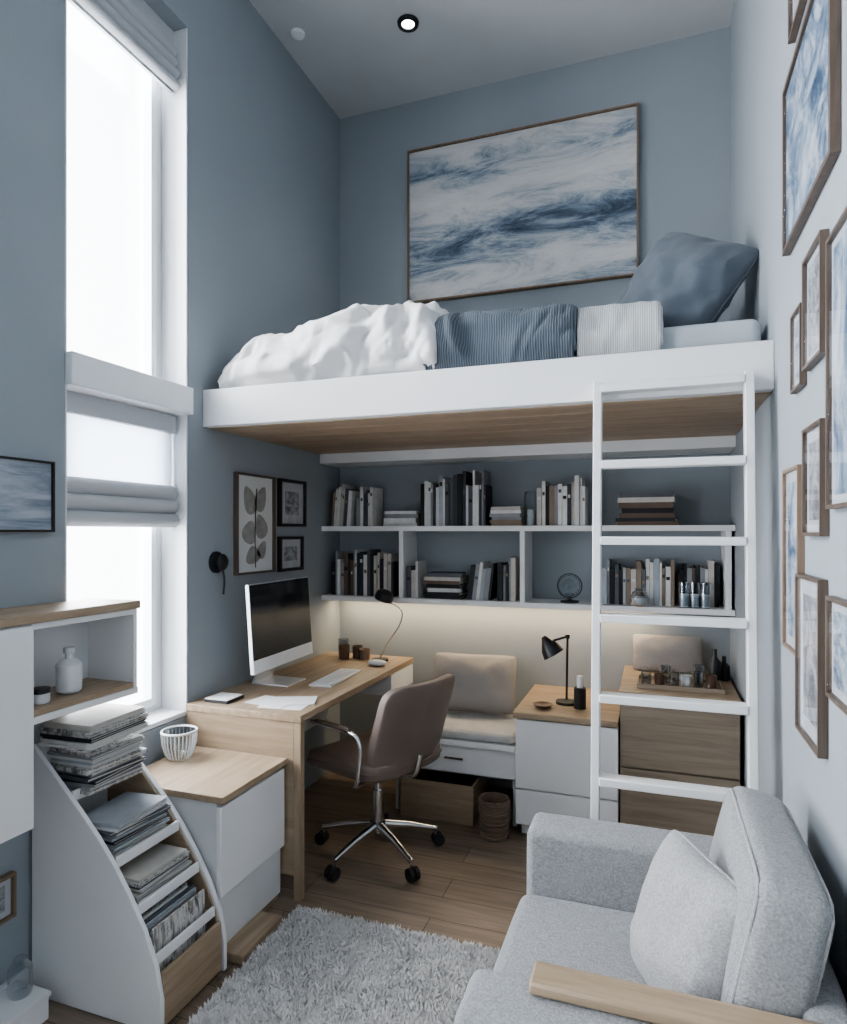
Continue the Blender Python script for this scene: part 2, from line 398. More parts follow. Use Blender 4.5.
single('baseboard_left', XL, XL+.015, YN, 1.55, 0, .09, m_white, .003)
single('baseboard_right', XR-.015, XR, YN, 3.10, 0, .09, m_white, .003)

d = B('ceiling_downlight'); c = (-1.218, 3.18, CEIL-.014)
d.lathe([(.034, .006), (.034, .0), (.054, .0), (.057, .012), (.034, .013)], c, m_black, 32, caps=False)
d.lathe([(.001, .007), (.034, .007), (.034, .0095), (.001, .0095)], c, m_spot, 32); d.build()
d = B('smoke_detector'); d.lathe([(.022, -.02), (.034, -.014), (.038, -.001)], (-1.80, 3.05, CEIL), m_white, 28); d.build()

# ------------------------------------------------------------------ frames
BL = [srgb(44, 64, 86), srgb(86, 108, 130), srgb(136, 153, 168), srgb(196, 201, 205), srgb(224, 225, 225)]
m_paint = art('ocean_abstract', [(.04, srgb(50, 60, 74)), (.20, srgb(82, 97, 114)), (.34, srgb(124, 137, 150)), (.48, srgb(166, 172, 178)), (.66, srgb(198, 198, 197)), (1, srgb(214, 212, 210))], (2.2, 1, 7), (3, 0, 1), .9, band=1, rot=.25, rough=.80)
ARTS = [art('blue_art_%d' % i, [(.28, BL[0]), (.4, BL[1]), (.48, BL[2]), (.58, BL[3]), (.75, BL[4])], (1, s1, s2), (i*3.1, i*1.7, i), ds)
        for i, (s1, s2, ds) in enumerate([(3, 3, 2), (2, 5, 1), (4, 2, 1.5)])]
MIST = art('misty_art', [(.32, srgb(110, 122, 132)), (.5, srgb(164, 170, 175)), (.62, srgb(200, 203, 205))], (1, 1, 5), (4, 2, 0), .5)
GREY = [art('grey_art_%d' % i, [(.3, srgb(60, 62, 68)), (.45, srgb(140, 140, 142)), (.6, srgb(200, 198, 194))], (1, 3, 4), (i*2.3, i, i), 2) for i in range(2)]
m_matb = M('mat_board', srgb(208, 208, 206), .85, var=.01)
m_fglass = glassy('picture_glass', (.97, .98, 1), .06)
def frame(name, wall, a0, a1, z0, z1, fm, am, fw=.014, dep=.028, mat=0, glass=True):
    b = B(name)
    def bx(p0, p1, n0, n1, q0, q1, m):
        if wall == 'L': b.box(XL+n0, XL+n1, p0, p1, q0, q1, m)
        elif wall == 'R': b.box(XR-n1, XR-n0, p0, p1, q0, q1, m)
        else: b.box(p0, p1, YB-n1, YB-n0, q0, q1, m)
    e = .001
    bx(a0, a0+fw, e, dep, z0, z1, fm); bx(a1-fw, a1, e, dep, z0, z1, fm)
    bx(a0+fw, a1-fw, e, dep, z0, z0+fw, fm); bx(a0+fw, a1-fw, e, dep, z1-fw, z1, fm)
    if mat:
        bx(a0+fw, a1-fw, e, dep*.45, z0+fw, z1-fw, m_matb)
        bx(a0+fw+mat, a1-fw-mat, dep*.45, dep*.45+.0015, z0+fw+mat, z1-fw-mat, am)
    else: bx(a0+fw, a1-fw, e, dep*.6, z0+fw, z1-fw, am)
    if glass: bx(a0+fw, a1-fw, dep*.8, dep*.8+.001, z0+fw, z1-fw, m_fglass)
    return b.build(.001, 1)
frame('ocean_painting', 'B', -1.44, -.085, 2.91, 3.85, m_fr_oak, m_paint, .010, .04, glass=False)
frame('framed_picture', 'R', 1.60, 2.155, 2.31, 2.79, m_fr_br, ARTS[0], .014, .022)
frame('framed_picture', 'R', 1.92, 2.08, 2.88, 3.12, m_fr_br, GREY[0], .010, .02, .03)
frame('framed_picture', 'R', 1.93, 2.06, 1.885, 2.10, m_fr_br, ARTS[1], .008, .018, .02)
frame('framed_picture', 'R', 1.70, 1.895, 1.91, 2.19, m_fr_br, GREY[0], .009, .02, .02)
frame('framed_picture', 'R', 1.20, 1.65, 1.55, 2.14, m_fr_br, ARTS[2], .009, .02, .02)
frame('framed_picture', 'R', 1.70, 1.895, 1.49, 1.76, m_fr_br, GREY[1], .009, .02, .03)
frame('framed_picture', 'R', 1.96, 2.18, 1.165, 1.68, m_fr_oak, ARTS[1], .009, .018, .03)
frame('framed_picture', 'R', 1.71, 1.97, .98, 1.39, m_fr_br, GREY[1], .009, .022, .04)
frame('framed_picture', 'R', 1.35, 1.65, 1.14, 1.36, m_fr_br, ARTS[0], .009, .02, .02)
frame('framed_picture', 'L', 3.035, 3.31, 1.53, 1.79, m_fr_dk, GREY[0], .016, .025, .05)
frame('framed_picture', 'L', 3.035, 3.28, 1.285, 1.475, m_fr_dk, GREY[1], .016, .025, .04)
frame('framed_picture', 'L', 1.22, 1.64, 1.50, 1.735, m_fr_dk, MIST, .007, .025)
frame('framed_picture', 'L', 1.3, 1.50, .29, .43, m_fr_oak, GREY[1], .01, .025, .02)
b = B('botanical_print'); y0, y1, z0, z1 = 2.65, 2.985, 1.29, 1.79
for q in ((y0, y0+.010, z0, z1), (y1-.010, y1, z0, z1), (y0+.010, y1-.010, z0, z0+.010), (y0+.010, y1-.010, z1-.010, z1)):
    b.box(XL+.001, XL+.026, *q, m_fr_br)
b.box(XL+.001, XL+.01, y0+.010, y1-.010, z0+.010, z1-.010, m_matb)
m_leafp = M('leaf_print', srgb(150, 148, 144), .8, var=.2, vscale=20)
for (cy, cz, ry, rz, an) in [(2.77, 1.66, .05, .075, .5), (2.87, 1.67, .045, .07, -.5), (2.77, 1.50, .055, .06, -.4), (2.87, 1.53, .05, .065, .4), (2.80, 1.385, .06, .045, .2), (2.88, 1.41, .035, .05, -.6)]:
    pl = []
    for k in range(20):
        t = 2*math.pi*k/20; u = ry*math.cos(t)*(1-.4*math.sin(t)); v = rz*math.sin(t)
        pl.append((cy+u*math.cos(an)-v*math.sin(an), cz+u*math.sin(an)+v*math.cos(an)))
    b.prism(pl, 'X', XL+.0105, XL+.0115, m_leafp)
b.tube([(XL+.0125, 2.82, 1.32), (XL+.0125, 2.815, 1.5), (XL+.0125, 2.83, 1.72)], .002, m_fr_dk, 6, smooth=5)
b.build()
b = B('sconce_lamp'); cy, cz = 2.515, 1.36; T = Matrix.Translation((XL, cy, cz)) @ Matrix.Rotation(math.pi/2, 4, 'Y')
b.lathe([(.05, .001), (.05, .012), (.02, .02), (.012, .04)], (0, 0, 0), m_black, 28, T)
b.lathe([(.018, .03), (.036, .036), (.038, .044), (.03, .052), (.01, .055)], (0, 0, 0), m_black, 28, T)
b.tube([(XL+.03, cy+.01, cz-.02), (XL+.035, cy+.02, cz-.08), (XL+.03, cy+.02, cz-.15)], .005, m_black, 8, smooth=5); b.build()

# ------------------------------------------------------------------ loft bed
b = B('loft_bed')
b.box(XL+.001, XR-.001, 2.425, 2.475, 1.975, 2.14, m_white)
b.box(XL+.001, XR-.001, 2.475, 3.50, 1.99, 2.02, m_under)
for i in range(6):
    y = 2.475+i*.172; b.box(XL+.001, XR-.001, y+.002, y+.169, 1.972, 1.99, m_under)
b.box(XL+.001, XR-.001, 3.508, YB-.001, 1.915, 2.02, m_white)
b.build(.003)
b = B('mattress'); b.rbox(-1.87, .352, 2.53, 3.72, 2.022, 2.255, m_sheet, .035, step=.15); b.build()
def cloth(name, x0, x1, yf, m, topf, seed, amp, nu=60, NP=54, depth=1.0, endl=0, endr=0, fq=5, zmin=2.145, bulge=.02, wt=(.5, .5, .38, .16), drop=.12):
    b = B(name); vs = []
    for i in range(nu+1):
        u = i/nu; x = x0+(x1-x0)*u; top = topf(u)
        el = min(1, (u/endl)) if endl else 1; er = min(1, (1-u)/endr) if endr else 1
        ef = math.sqrt(max(0, 1-(1-min(el, er))**2))
        tp = 2.262+(top-2.262)*(.03+.97*ef)
        for j in range(NP+1):
            v = j/NP
            if v < .20:
                t = v/.20; y = yf; z = zmin+(tp-.07-zmin)*t; y -= bulge*math.sin(math.pi*t); nrm = (0, -1, 0)
            elif v < .42:
                t = (v-.20)/.22*math.pi/2; y = yf+.13*(1-math.cos(t)); z = tp-.07+.07*math.sin(t); nrm = (0, -math.cos(t), math.sin(t))
            else:
                t = (v-.42)/.58; y = yf+.13+depth*t; z = tp-.02*t-drop*max(0, t-.75)/.25*ef; nrm = (0, 0, 1)
            P = Vector((x*fq, y*fq*.9, z*fq*.8+seed)); W = Vector((noise.noise(P*.6+Vector((7, 0, 0))), noise.noise(P*.6+Vector((0, 9, 0))), noise.noise(P*.6+Vector((0, 0, 5)))))*1.1
            r1 = 1-2.8*abs(noise.noise(P*.8+W)); r2 = 1-2.8*abs(noise.noise(P*1.7+W*1.8+Vector((2, 4, 4)))); r3 = 1-2.8*abs(noise.noise(P*3.4+W*2.4+Vector((8, 4, 1))))
            e = amp*(wt[0]*noise.noise(P*.5)+wt[1]*r1+wt[2]*r2+wt[3]*r3-.15)
            if v < .06: e *= .5
            e *= .35+.65*ef
            z2 = max(z+e*nrm[2], 2.262 if y > 2.56 else 2.142)
            vs.append((x+.25*e, y+e*nrm[1], z2))
    L = NP+1
    fs = [(i*L+j, i*L+j+1, (i+1)*L+j+1, (i+1)*L+j) for i in range(nu) for j in range(NP)]
    b.add(vs, fs, m); ob = b.build(sharp=80)
    sm = ob.modifiers.new('thick', 'SOLIDIFY'); sm.thickness = .010; sm.offset = 1
    return ob
cloth('duvet', -1.86, -.83, 2.505, m_wlin, lambda u: 2.31+.125*min(1, u*1.6)+.015*math.sin(u*13), 5, .062, nu=150, NP=96, depth=.42, endl=.12, endr=.08, fq=5.0, bulge=.045, wt=(.7, .62, .26, .06), drop=.14)
cloth('blue_throw_blanket', -.875, -.285, 2.49, m_blue, lambda u: 2.385-.01*u, 11, .030, nu=90, depth=1.0, endl=.03, endr=.03, fq=5)
cloth('white_ribbed_blanket', -.275, .02, 2.505, m_wrib, lambda u: 2.36, 9, .008, depth=.95, endr=.04, fq=4)
b = B('pillow'); b.pillow((-1.53, 3.26, 2.465), .33, .19, .10, m_wlin, (.62, .06, .05), seed=3, wr=.018); b.build()
b = B('pillow'); b.pillow((-1.17, 3.40, 2.44), .26, .19, .09, m_wlin, (.55, -.05, -.1), seed=13, wr=.018); b.build()
b = B('pillow'); b.pillow((.092, 2.86, 2.495), .235, .235, .10, m_bluep, (1.2, .50, -.58), seed=5, pipe=m_bluep, wr=.030); b.build()
b = B('pillow'); b.pillow((-.03, 3.20, 2.42), .25, .19, .08, m_bluep2, (1.1, .1, -.4), seed=8, wr=.018); b.build()

# ladder
b = B('loft_ladder')
yt, zt, yb = 2.392, 2.03, 2.235
for xx in (-.205, .278):
    b.prism([(yb-.022, .001), (yb+.022, .001), (yt+.03, zt), (yt-.03, zt)], 'X', xx, xx+.028, m_white)
for z in (.12, .39, .66, .935, 1.205, 1.47, 1.735, 2.005):
    y = yb+(yt-yb)*z/zt
    b.box(-.177, .278, y-.035, y+.025, z-.014, z+.014, m_white)
b.build(.003)

# ------------------------------------------------------------------ back shelves
b = B('bookshelf'); yf = 3.53; e = .001
b.box(XL+e, XR-e, yf, YB-e, 1.505, 1.535, m_white); b.box(XL+e, XR-e, yf, YB-e, 1.085, 1.115, m_white)
for xx in (-1.415, -.70, .33): b.box(xx, xx+.028, yf+.01, YB-e, 1.115, 1.505, m_white)
b.build(.002)
b = B('led_strip'); b.box(-1.88, -.0, 3.70, 3.72, 1.078, 1.084, m_led); b.build()
def book(b, x, w, h, d, y, z, m, T=None):
    e = .0025
    b.box(x, x+e, y, y+d, z, z+h, m, T); b.box(x+w-e, x+w, y, y+d, z, z+h, m, T); b.box(x+e, x+w-e, y, y+e, z, z+h, m, T)
    b.box(x+e, x+w-e, y+e, y+d-.006, z+.004, z+h-.005, m_pages, T)
    if R.random() < .6:
        q = h*R.uniform(.55, .8); b.box(x+w*.15, x+w*.85, y-.0006, y, z+q, z+q+h*.08, BK[R.choice([0, 6, 10, 3])], T)
def row(b, x0, x1, y, z, pal, hmin=.17, hmax=.27, lean=0):
    x = x0
    while x < x1-.010:
        wd = R.uniform(.010, .028)
        if x+wd > x1: break
        h = R.uniform(hmin, hmax); T = None
        if lean:
            T = Matrix.Translation((x, 0, z)) @ Matrix.Rotation(lean, 4, 'Y') @ Matrix.Translation((-x, 0, -z))
        book(b, x, wd, h, R.uniform(.14, .18), y+R.uniform(0, .015), z, BK[R.choice(pal)], T)
        x += wd+.0015
def stack(b, cx, cy, z, n, w, d, pal, tmin=.012, tmax=.03, jit=.12):
    for i in range(n):
        t = R.uniform(tmin, tmax); k = R.uniform(.85, 1)
        T = Matrix.Translation((cx, cy, z)) @ Matrix.Rotation(R.uniform(-jit, jit), 4, 'Z')
        m = BK[R.choice(pal)]; ww, dd = w*k/2, d*k/2; e = min(.0025, t*.2)
        b.box(-ww, ww, -dd, dd, 0, e, m, T); b.box(-ww, ww, -dd, dd, t-e, t, m, T); b.box(-ww, ww, -dd, -dd+e, e, t-e, m, T)
        b.box(-ww+.004, ww-.004, -dd+e, dd-.004, e, t-e, m_pages, T)
        z += t+.0005
    return z
zu, zl = 1.5355, 1.1155; by = yf+.03
def grp(*fs):
    b = B('book_collection')
    for f in fs: f(b)
    b.build()
grp(lambda b: row(b, -1.87, -1.73, by, zu, LIGHT, .20, .27, .08), lambda b: row(b, -1.705, -1.57, by, zu, LIGHT+[4], .16, .24))
grp(lambda b: stack(b, -1.42, by+.1, zu, 4, .24, .18, LIGHT))
grp(lambda b: row(b, -1.29, -.89, by, zu, MIX, .21, .32))
grp(lambda b: stack(b, -.785, by+.08, zu, 6, .18, .16, LIGHT, .014, .022))
grp(lambda b: row(b, -.61, -.34, by, zu, MIX, .2, .27))
grp(lambda b: stack(b, -.04, by+.08, zu, 7, .30, .18, DARK, .018, .030))
grp(lambda b: row(b, -1.87, -1.45, by, zl, DARK+[0, 7], .2, .28))
grp(lambda b: row(b, -1.375, -1.285, by, zl, MIX, .15, .22)); grp(lambda b: stack(b, -1.15, by+.08, zl, 7, .23, .17, LIGHT+DARK, .015, .024))
grp(lambda b: row(b, -1.01, -.87, by, zl, [0, 7, 9, 4, 2], .17, .23, .12), lambda b: row(b, -.83, -.72, by, zl, DARK, .18, .25))
grp(lambda b: row(b, -.29, .10, by+.03, zl, MIX+LIGHT, .17, .25))
grp(lambda b: row(b, .11, .31, by+.065, zl, DARK+[0], .16, .24))
b = B('glass_globe'); c = (-.44, 3.62, zl); b.lathe([(.05, 0), (.05, .008), (.012, .014), (.01, .03)], c, m_black, 24)
b.lathe([(.01, .03), (.04, .045), (.062, .085), (.055, .12), (.03, .143), (.004, .15)], c, m_glass, 24); b.tube([(c[0]+.066*math.cos(t), c[1], zl+.09+.066*math.sin(t)) for t in [k*math.pi/12 for k in range(24)]], .003, m_black, 6, closed=True); b.build()
b = B('glass_hurricane'); b.lathe([(.032, 0), (.036, .01), (.038, .16), (.034, .19)], (-.655, 3.63, zu), m_glass, 24); b.lathe([(.02, .003), (.02, .09)], (-.655, 3.63, zu), m_cer, 20); b.build()
m_glass2 = glassy('frosted_glass', (.80, .84, .87), .5)
b = B('round_vase'); b.lathe([(.022, 0), (.04, .015), (.047, .045), (.035, .075), (.02, .085), (.026, .095)], (-.075, 3.535, zl), m_glass2, 24, caps=False)
b.lathe([(.001, .004), (.036, .015), (.042, .045), (.03, .05), (.001, .05)], (-.075, 3.535, zl), m_cer, 24); b.build()
b = B('glass_jar')
for (x, y) in ((.14, 3.558), (.19, 3.562), (.24, 3.558)):
    b.lathe([(.001, 0), (.023, .001), (.026, .09), (.025, .13), (.021, .13), (.022, .01)], (x, y-.0, zl), m_glass2, 20, caps=False)
    b.lathe([(.001, .004), (.020, .004), (.022, .07), (.001, .07)], (x, y-.0, zl), m_cer, 16)
b.build()

# ------------------------------------------------------------------ cabinets at back
b = B('sideboard_cabinet'); x0, x1, y0, y1 = -.647, -.16, 3.165, YB-.002
b.box(x0, x1, y0+.02, y1, .06, .585, m_white2); b.box(x0+.02, x1-.01, y0+.05, y1, .001, .06, m_white2)
b.box(x0, x1-.002, y0, y0+.019, .065, .235, m_white); b.box(x0, x1-.002, y0, y0+.019, .242, .58, m_white)
b.box(x0-.012, x1-.001, y0-.012, y1, .587, .615, m_oakX); b.build(.003)
b = B('oak_cabinet'); x0, x1 = -.155, XR-.017
b.box(x0, x1, y0+.02, y1, .001, .735, m_walX)
b.box(x0+.003, x1-.003, y0, y0+.019, .06, .40, m_walX); b.box(x0+.003, x1-.003, y0, y0+.019, .407, .73, m_walX)
b.box(x0-.003, x1, y0-.01, y1, .737, .76, m_oakX); b.build(.003)
b = B('serving_tray'); b.box(-.08, .30, 3.24, 3.44, .761, .767, m_walX)
for q in ((-.08, .30, 3.24, 3.246), (-.08, .30, 3.434, 3.44), (-.08, -.074, 3.246, 3.434), (.294, .30, 3.246, 3.434)): b.box(*q, .767, .782, m_walX)
b.build()
b = B('drinking_glasses')
for (x, y, h, m) in ((-.04, 3.29, .06, m_glass2), (.02, 3.33, .05, m_brown), (.085, 3.28, .07, m_glass2), (.14, 3.34, .05, m_cer), (.19, 3.29, .08, m_glass2), (.25, 3.33, .06, m_brown), (.05, 3.39, .08, m_glass2), (.2, 3.40, .09, m_glass2)):
    b.lathe([(.001, 0), (.022, .001), (.025, h), (.021, h), (.019, .008)], (x, y, .7675), m, 20, caps=False)
b.build()
b = B('dark_bottle')
for (x, y, h) in ((.28, 3.52, .16), (.325, 3.56, .12)):
    b.lathe([(.024, 0), (.028, .005), (.028, h*.6), (.01, h*.75), (.01, h)], (x, y, .7605), m_black, 20)
b.build()
b = B('throw_cushion'); b.pillow((.06, 3.68, .855), .18, .10, .045, m_beige, (1.3, 0, 0), seed=6); b.build()
b = B('table_lamp'); bx, by2, bz = -.43, 3.41, .616
b.lathe([(.055, 0), (.055, .012), (.02, .018), (.008, .022)], (bx, by2, bz), m_black, 28)
b.tube([(bx, by2, bz+.02), (bx+.005, by2, bz+.34)], .006, m_black, 10)
b.tube([(bx+.005, by2, bz+.345), (bx-.10, by2-.02, bz+.31)], .006, m_black, 10)
b.lathe([(.012, 0), (.012, .02)], (bx+.005, by2, bz+.335), m_black, 14)
T = Matrix.Translation((bx-.10, by2-.02, bz+.315)) @ Matrix.Rotation(-.55, 4, 'Y') @ Matrix.Rotation(math.pi, 4, 'X')
b.lathe([(.012, -.03), (.022, -.01), (.05, .035), (.058, .075), (.055, .075), (.045, .035), (.018, -.005)], (0, 0, 0), m_black, 28, T, caps=False)
b.build()
b = B('black_candle_holder'); b.lathe([(.03, 0), (.03, .1), (.024, .105), (.02, .09)], (-.355, 3.34, .616), m_black, 22); b.lathe([(.016, .1), (.016, .16), (.004, .165)], (-.355, 3.34, .616), m_cer, 16); b.build()
b = B('brass_dish'); b.lathe([(.02, 0), (.04, .008), (.05, .02), (.047, .02), (.036, .01), (.001, .005)], (-.53, 3.28, .616), m_brown, 22, caps=False); b.build()

# ------------------------------------------------------------------ bench
b = B('window_bench'); x0, x1 = -1.325, -.662
b.box(x0, x1, 3.23, YB-.002, .39, .42, m_white); b.box(x0, x1, 3.25, 3.27, .245, .388, m_white)
b.box(x0, x0+.02, 3.27, YB-.002, .001, .39, m_white2); b.box(x1-.02, x1, 3.27, YB-.002, .001, .39, m_white2); b.box(x0+.02, x1-.02, YB-.03, YB-.002, .001, .39, m_white2)
b.box(x0+.02, x1-.02, 3.27, YB-.03, .235, .25, m_white2)
b.box(-1.04, -.94, 3.24, 3.25, .315, .325, m_brown)
b.build(.003)
b = B('bench_cushion'); b.rbox(-1.32, -.67, 3.235, 3.765, .423, .470, m_bench, .018, puff=.006); b.build()
b = B('throw_cushion'); b.pillow((-.97, 3.57, .645), .245, .165, .07, m_beige, (1.25, 0, .08), seed=1, pipe=m_beige); b.build()
b = B('wooden_storage_box'); x0, x1, y0, y1 = -1.27, -.87, 3.20, 3.50
b.box(x0, x1, y0, y0+.015, .001, .20, m_oakX); b.box(x0, x1, y1-.015, y1, .001, .20, m_oakX); b.box(x0, x0+.015, y0+.015, y1-.015, .001, .2, m_oakY); b.box(x1-.015, x1, y0+.015, y1-.015, .001, .2, m_oakY); b.box(x0+.015, x1-.015, y0+.015, y1-.015, .001, .015, m_oakX)
b.box(x0+.03, x1-.03, y0+.02, y1-.02, .016, .15, BK[4]); b.build(.002)
b = B('wicker_basket')
b.lathe([(.062, 0), (.072, .1), (.075, .19), (.068, .19), (.06, .01), (.001, .008)], (-.745, 3.13, .001), m_wick, 28)
for k in range(8):
    z = .015+k*.023; rr = .066+.010*min(1, k/5); b.tube([(-.745+rr*math.cos(t)+.0, 3.13+rr*math.sin(t), z) for t in [i*math.pi/14 for i in range(28)]], .005, m_wick, 6, closed=True)
b.build()

# ------------------------------------------------------------------ desk
b = B('desk'); dx = -1.35; y0, y1 = 2.31, 3.62; zt = .755
b.box(XL+.002, dx, y0, y1, zt-.03, zt, m_oakY)
b.box(dx-.035, dx-.002, y0+.003, y0+.035, .001, zt-.03, m_oakZ)
b.box(XL+.002, dx-.035, y0+.003, y0+.03, .10, zt-.03, m_oakX)
b.box(dx-.03, dx-.005, y1-.04, y1-.002, .001, zt-.16, m_oakZ)
b.box(XL+.05, dx-.01, 3.28, y1-.002, zt-.15, zt-.032, m_white)
b.box(XL+.002, XL+.02, y0+.03, y1-.04, .35, zt-.03, m_white2)
b.box(dx-.012, dx-.004, 3.28, y1-.004, zt-.148, zt-.036, m_white)
b.build(.002)
b = B('low_drawer_unit'); x0, x1, y0, y1 = XL+.032, -1.42, 1.885, 2.308
b.box(x0, x1+.012, y0, y1, .555, .58, m_oakY)
b.box(x0, x1-.02, y0+.01, y1-.003, .03, .553, m_white2)
b.box(x1-.019, x1, y0+.005, y1-.005, .225, .54, m_white)
b.box(x0, x1-.03, y0+.012, y1-.006, .001, .03, m_oakY)
b.box(x1-.019, x1+.08, y0+.02, y1-.15, .001, .035, m_oakY)
b.build(.003)
b = B('pedestal_drawers'); b.box(XL+.03, -1.60, 2.36, 2.66, .02, .60, m_white2); b.box(-1.599, -1.585, 2.365, 2.655, .03, .3, m_white); b.box(-1.599, -1.585, 2.365, 2.655, .305, .59, m_white)
b.box(XL+.04, -1.61, 2.37, 2.65, .001, .02, m_black); b.build(.003)
b = B('ribbed_planter'); pc = (-1.825, 2.16)
b.lathe([(.04, 0), (.052, .02), (.064, .06), (.068, .11), (.064, .11), (.058, .06), (.035, .02), (.001, .012)], (*pc, .581), m_glass2, 28, caps=False)
for i in range(28):
    t = 2*math.pi*i/28; b.tube([(pc[0]+r*math.cos(t), pc[1]+r*math.sin(t), .581+z) for r, z in ((.042, .003), (.054, .02), (.066, .06), (.070, .107))], .0025, m_cer, 6)
b.tube([(pc[0]+.068*math.cos(t), pc[1]+.068*math.sin(t), .581+.11) for t in [i*math.pi/14 for i in range(28)]], .005, m_cer, 6, closed=True)
b.build()

b = B('desktop_computer'); W, H = .57, .345
P0 = Vector((-1.72, 2.52, .755)); T = Matrix.Translation(P0) @ Matrix.Rotation(math.radians(2), 4, 'Z') @ Matrix.Translation((0, 0, .095)) @ Matrix.Rotation(math.radians(-4), 4, 'Y')
b.box(-.012, .006, 0, W, 0, .41, m_alu, T); b.box(.006, .009, .004, W-.004, .062, .406, m_screen, T); b.box(.006, .009, 0, W, 0, .062, m_keys, T)
b.lathe([(.001, 0), (.012, 0), (.012, .001), (.001, .001)], (0, 0, 0), m_alu, 16, T @ Matrix.Translation((.0092, W/2, .03)) @ Matrix.Rotation(math.pi/2, 4, 'Y'))
b.prism([(-1.865, .7555), (-1.66, .7555), (-1.66, .762), (-1.85, .764), (-1.775, .93), (-1.785, .94)], 'Y', 2.72, 2.89, m_alu)
b.build(.0015)
b = B('keyboard'); T = Matrix.Translation((-1.52, 2.80, .7555)) @ Matrix.Rotation(.05, 4, 'Z'); b.box(-.06, .06, -.02, .36, 0, .008, m_alu, T)
for r_ in range(5):
    for c_ in range(14): b.box(-.052+r_*.0215, -.034+r_*.0215, -.012+c_*.026, .010+c_*.026, .008, .012, m_keys, T)
b.build(.0008, 1)
b = B('computer_mouse'); b.soft((-1.46, 3.33, .771), (.055, .03, .015), m_keys, n=2.6, res=8); b.build()
b = B('paper_sheets')
for i, (x, y, r_) in enumerate(((-1.50, 2.44, .1), (-1.58, 2.46, -.15), (-1.50, 2.50, .4))):
    b.box(-.10, .10, -.07, .07, 0, .001, m_paper, Matrix.Translation((x, y, .7555+i*.0015)) @ Matrix.Rotation(r_, 4, 'Z'))
b.build()
b = B('notebook'); b.box(-1.86, -1.74, 2.36, 2.48, .7555, .768, m_black); b.box(-1.858, -1.742, 2.362, 2.478, .7682, .772, m_paper); b.build(.001)
for i, (x, y, h, m) in enumerate(((-1.72, 3.44, .085, m_brown), (-1.66, 3.50, .07, m_brown), (-1.60, 3.47, .06, m_fr_oak), (-1.77, 3.53, .10, m_glass2))):
    b = B('desk_cup'); b.lathe([(.001, 0), (.03, .001), (.033, h), (.029, h), (.026, .01), (.001, .008)], (x, y, .7555), m, 22, caps=False); b.build()
b = B('desk_lamp'); bx, by3 = -1.50, 3.46
b.lathe([(.05, 0), (.05, .012), (.01, .018)], (bx, by3, .7555), m_black, 26)
b.tube([(bx, by3, .77), (bx+.05, by3, .86), (bx+.13, by3-.02, .97), (bx+.15, by3-.03, 1.045), (bx+.11, by3-.04, 1.085), (bx+.06, by3-.05, 1.10)], .004, m_chrome, 8, smooth=8)
T = Matrix.Translation((bx+.05, by3-.05, 1.135)) @ Matrix.Rotation(math.radians(20), 4, 'Y')
b.lathe([(.05, -.025), (.055, -.01), (.048, .02), (.025, .035), (.002, .038)], (0, 0, 0), m_black, 26, T)
b.build()

# ------------------------------------------------------------------ office chair  (local: front = +Y)
emp = bpy.data.objects.new('office_chair', None); COL.objects.link(emp)
def part(b, **k):
    ob = b.build(origin=False, **k); ob.parent = emp; return ob
b = B('base')
for k in range(5):
    a = math.radians(90+72*k+20); c, s_ = math.cos(a), math.sin(a)
    b.tube([(0.03*c, .03*s_, .135), (.15*c, .15*s_, .115), (.285*c, .285*s_, .08)], [.019, .016, .012], m_chrome, 10)
    b.tube([(.285*c, .285*s_, .09), (.285*c, .285*s_, .055)], .008, m_chrome, 8)
    for o in (-.014, .014):
        ax = Vector((-s_, c, 0)); p = Vector((.295*c, .295*s_, .029))+ax*o
        b.tube([p-ax*.009, p+ax*.009], .028, m_rubber, 18)
b.tube([(0, 0, .10), (0, 0, .30)], .026, m_chrome, 18); b.tube([(0, 0, .28), (0, 0, .40)], .017, m_chrome, 18)
b.box(-.09, .09, -.12, .12, .385, .41, m_black); part(b)
b = B('seat')
def seatfn(w, q):
    w.z += .03*q.y**4*(-1 if q.y > 0 else .6)+.012*q.x**2; return w
b.soft((0, .02, .455), (.24, .25, .048), m_leather, n=6, res=16, fn=seatfn)
b.tube([(.242*c_, .02+.252*s_, .452+.012*c_**2+(.03*s_**4*(-1 if s_ > 0 else .6))) for c_, s_ in [((abs(math.cos(t))**(1/3))*math.copysign(1, math.cos(t)), (abs(math.sin(t))**(1/3))*math.copysign(1, math.sin(t))) for t in [k*math.pi/24+.01 for k in range(48)]]], .005, m_leather, 6, closed=True)
part(b)
b = B('backrest')
def bf(w, q):
    w.y += .06*(q.x**2)+(-.11)*(q.z*.5+.5); return w
b.soft((0, -.215, .66), (.235, .028, .19), m_leather, n=7, res=18, fn=bf)
b.soft((0, -.175, .64), (.205, .03, .15), m_leather, n=5, res=12, fn=bf)
b.tube([(0, -.08, .40), (0, -.22, .42), (0, -.255, .52)], .014, m_chrome, 10, smooth=5); part(b)
b = B('armrests')
for sx in (-1, 1):
    b.tube([(sx*.12, -.06, .40), (sx*.24, -.10, .405), (sx*.262, -.13, .44), (sx*.266, -.15, .55), (sx*.266, -.14, .615), (sx*.266, -.09, .64), (sx*.264, .10, .645), (sx*.25, .18, .64)], .009, m_chrome, 10, smooth=6)
    b.soft((sx*.266, .03, .654), (.015, .11, .008), m_leather, n=4, res=6)
part(b)
emp.location = (-1.22, 2.79, 0); emp.rotation_euler = (0, 0, math.radians(70))

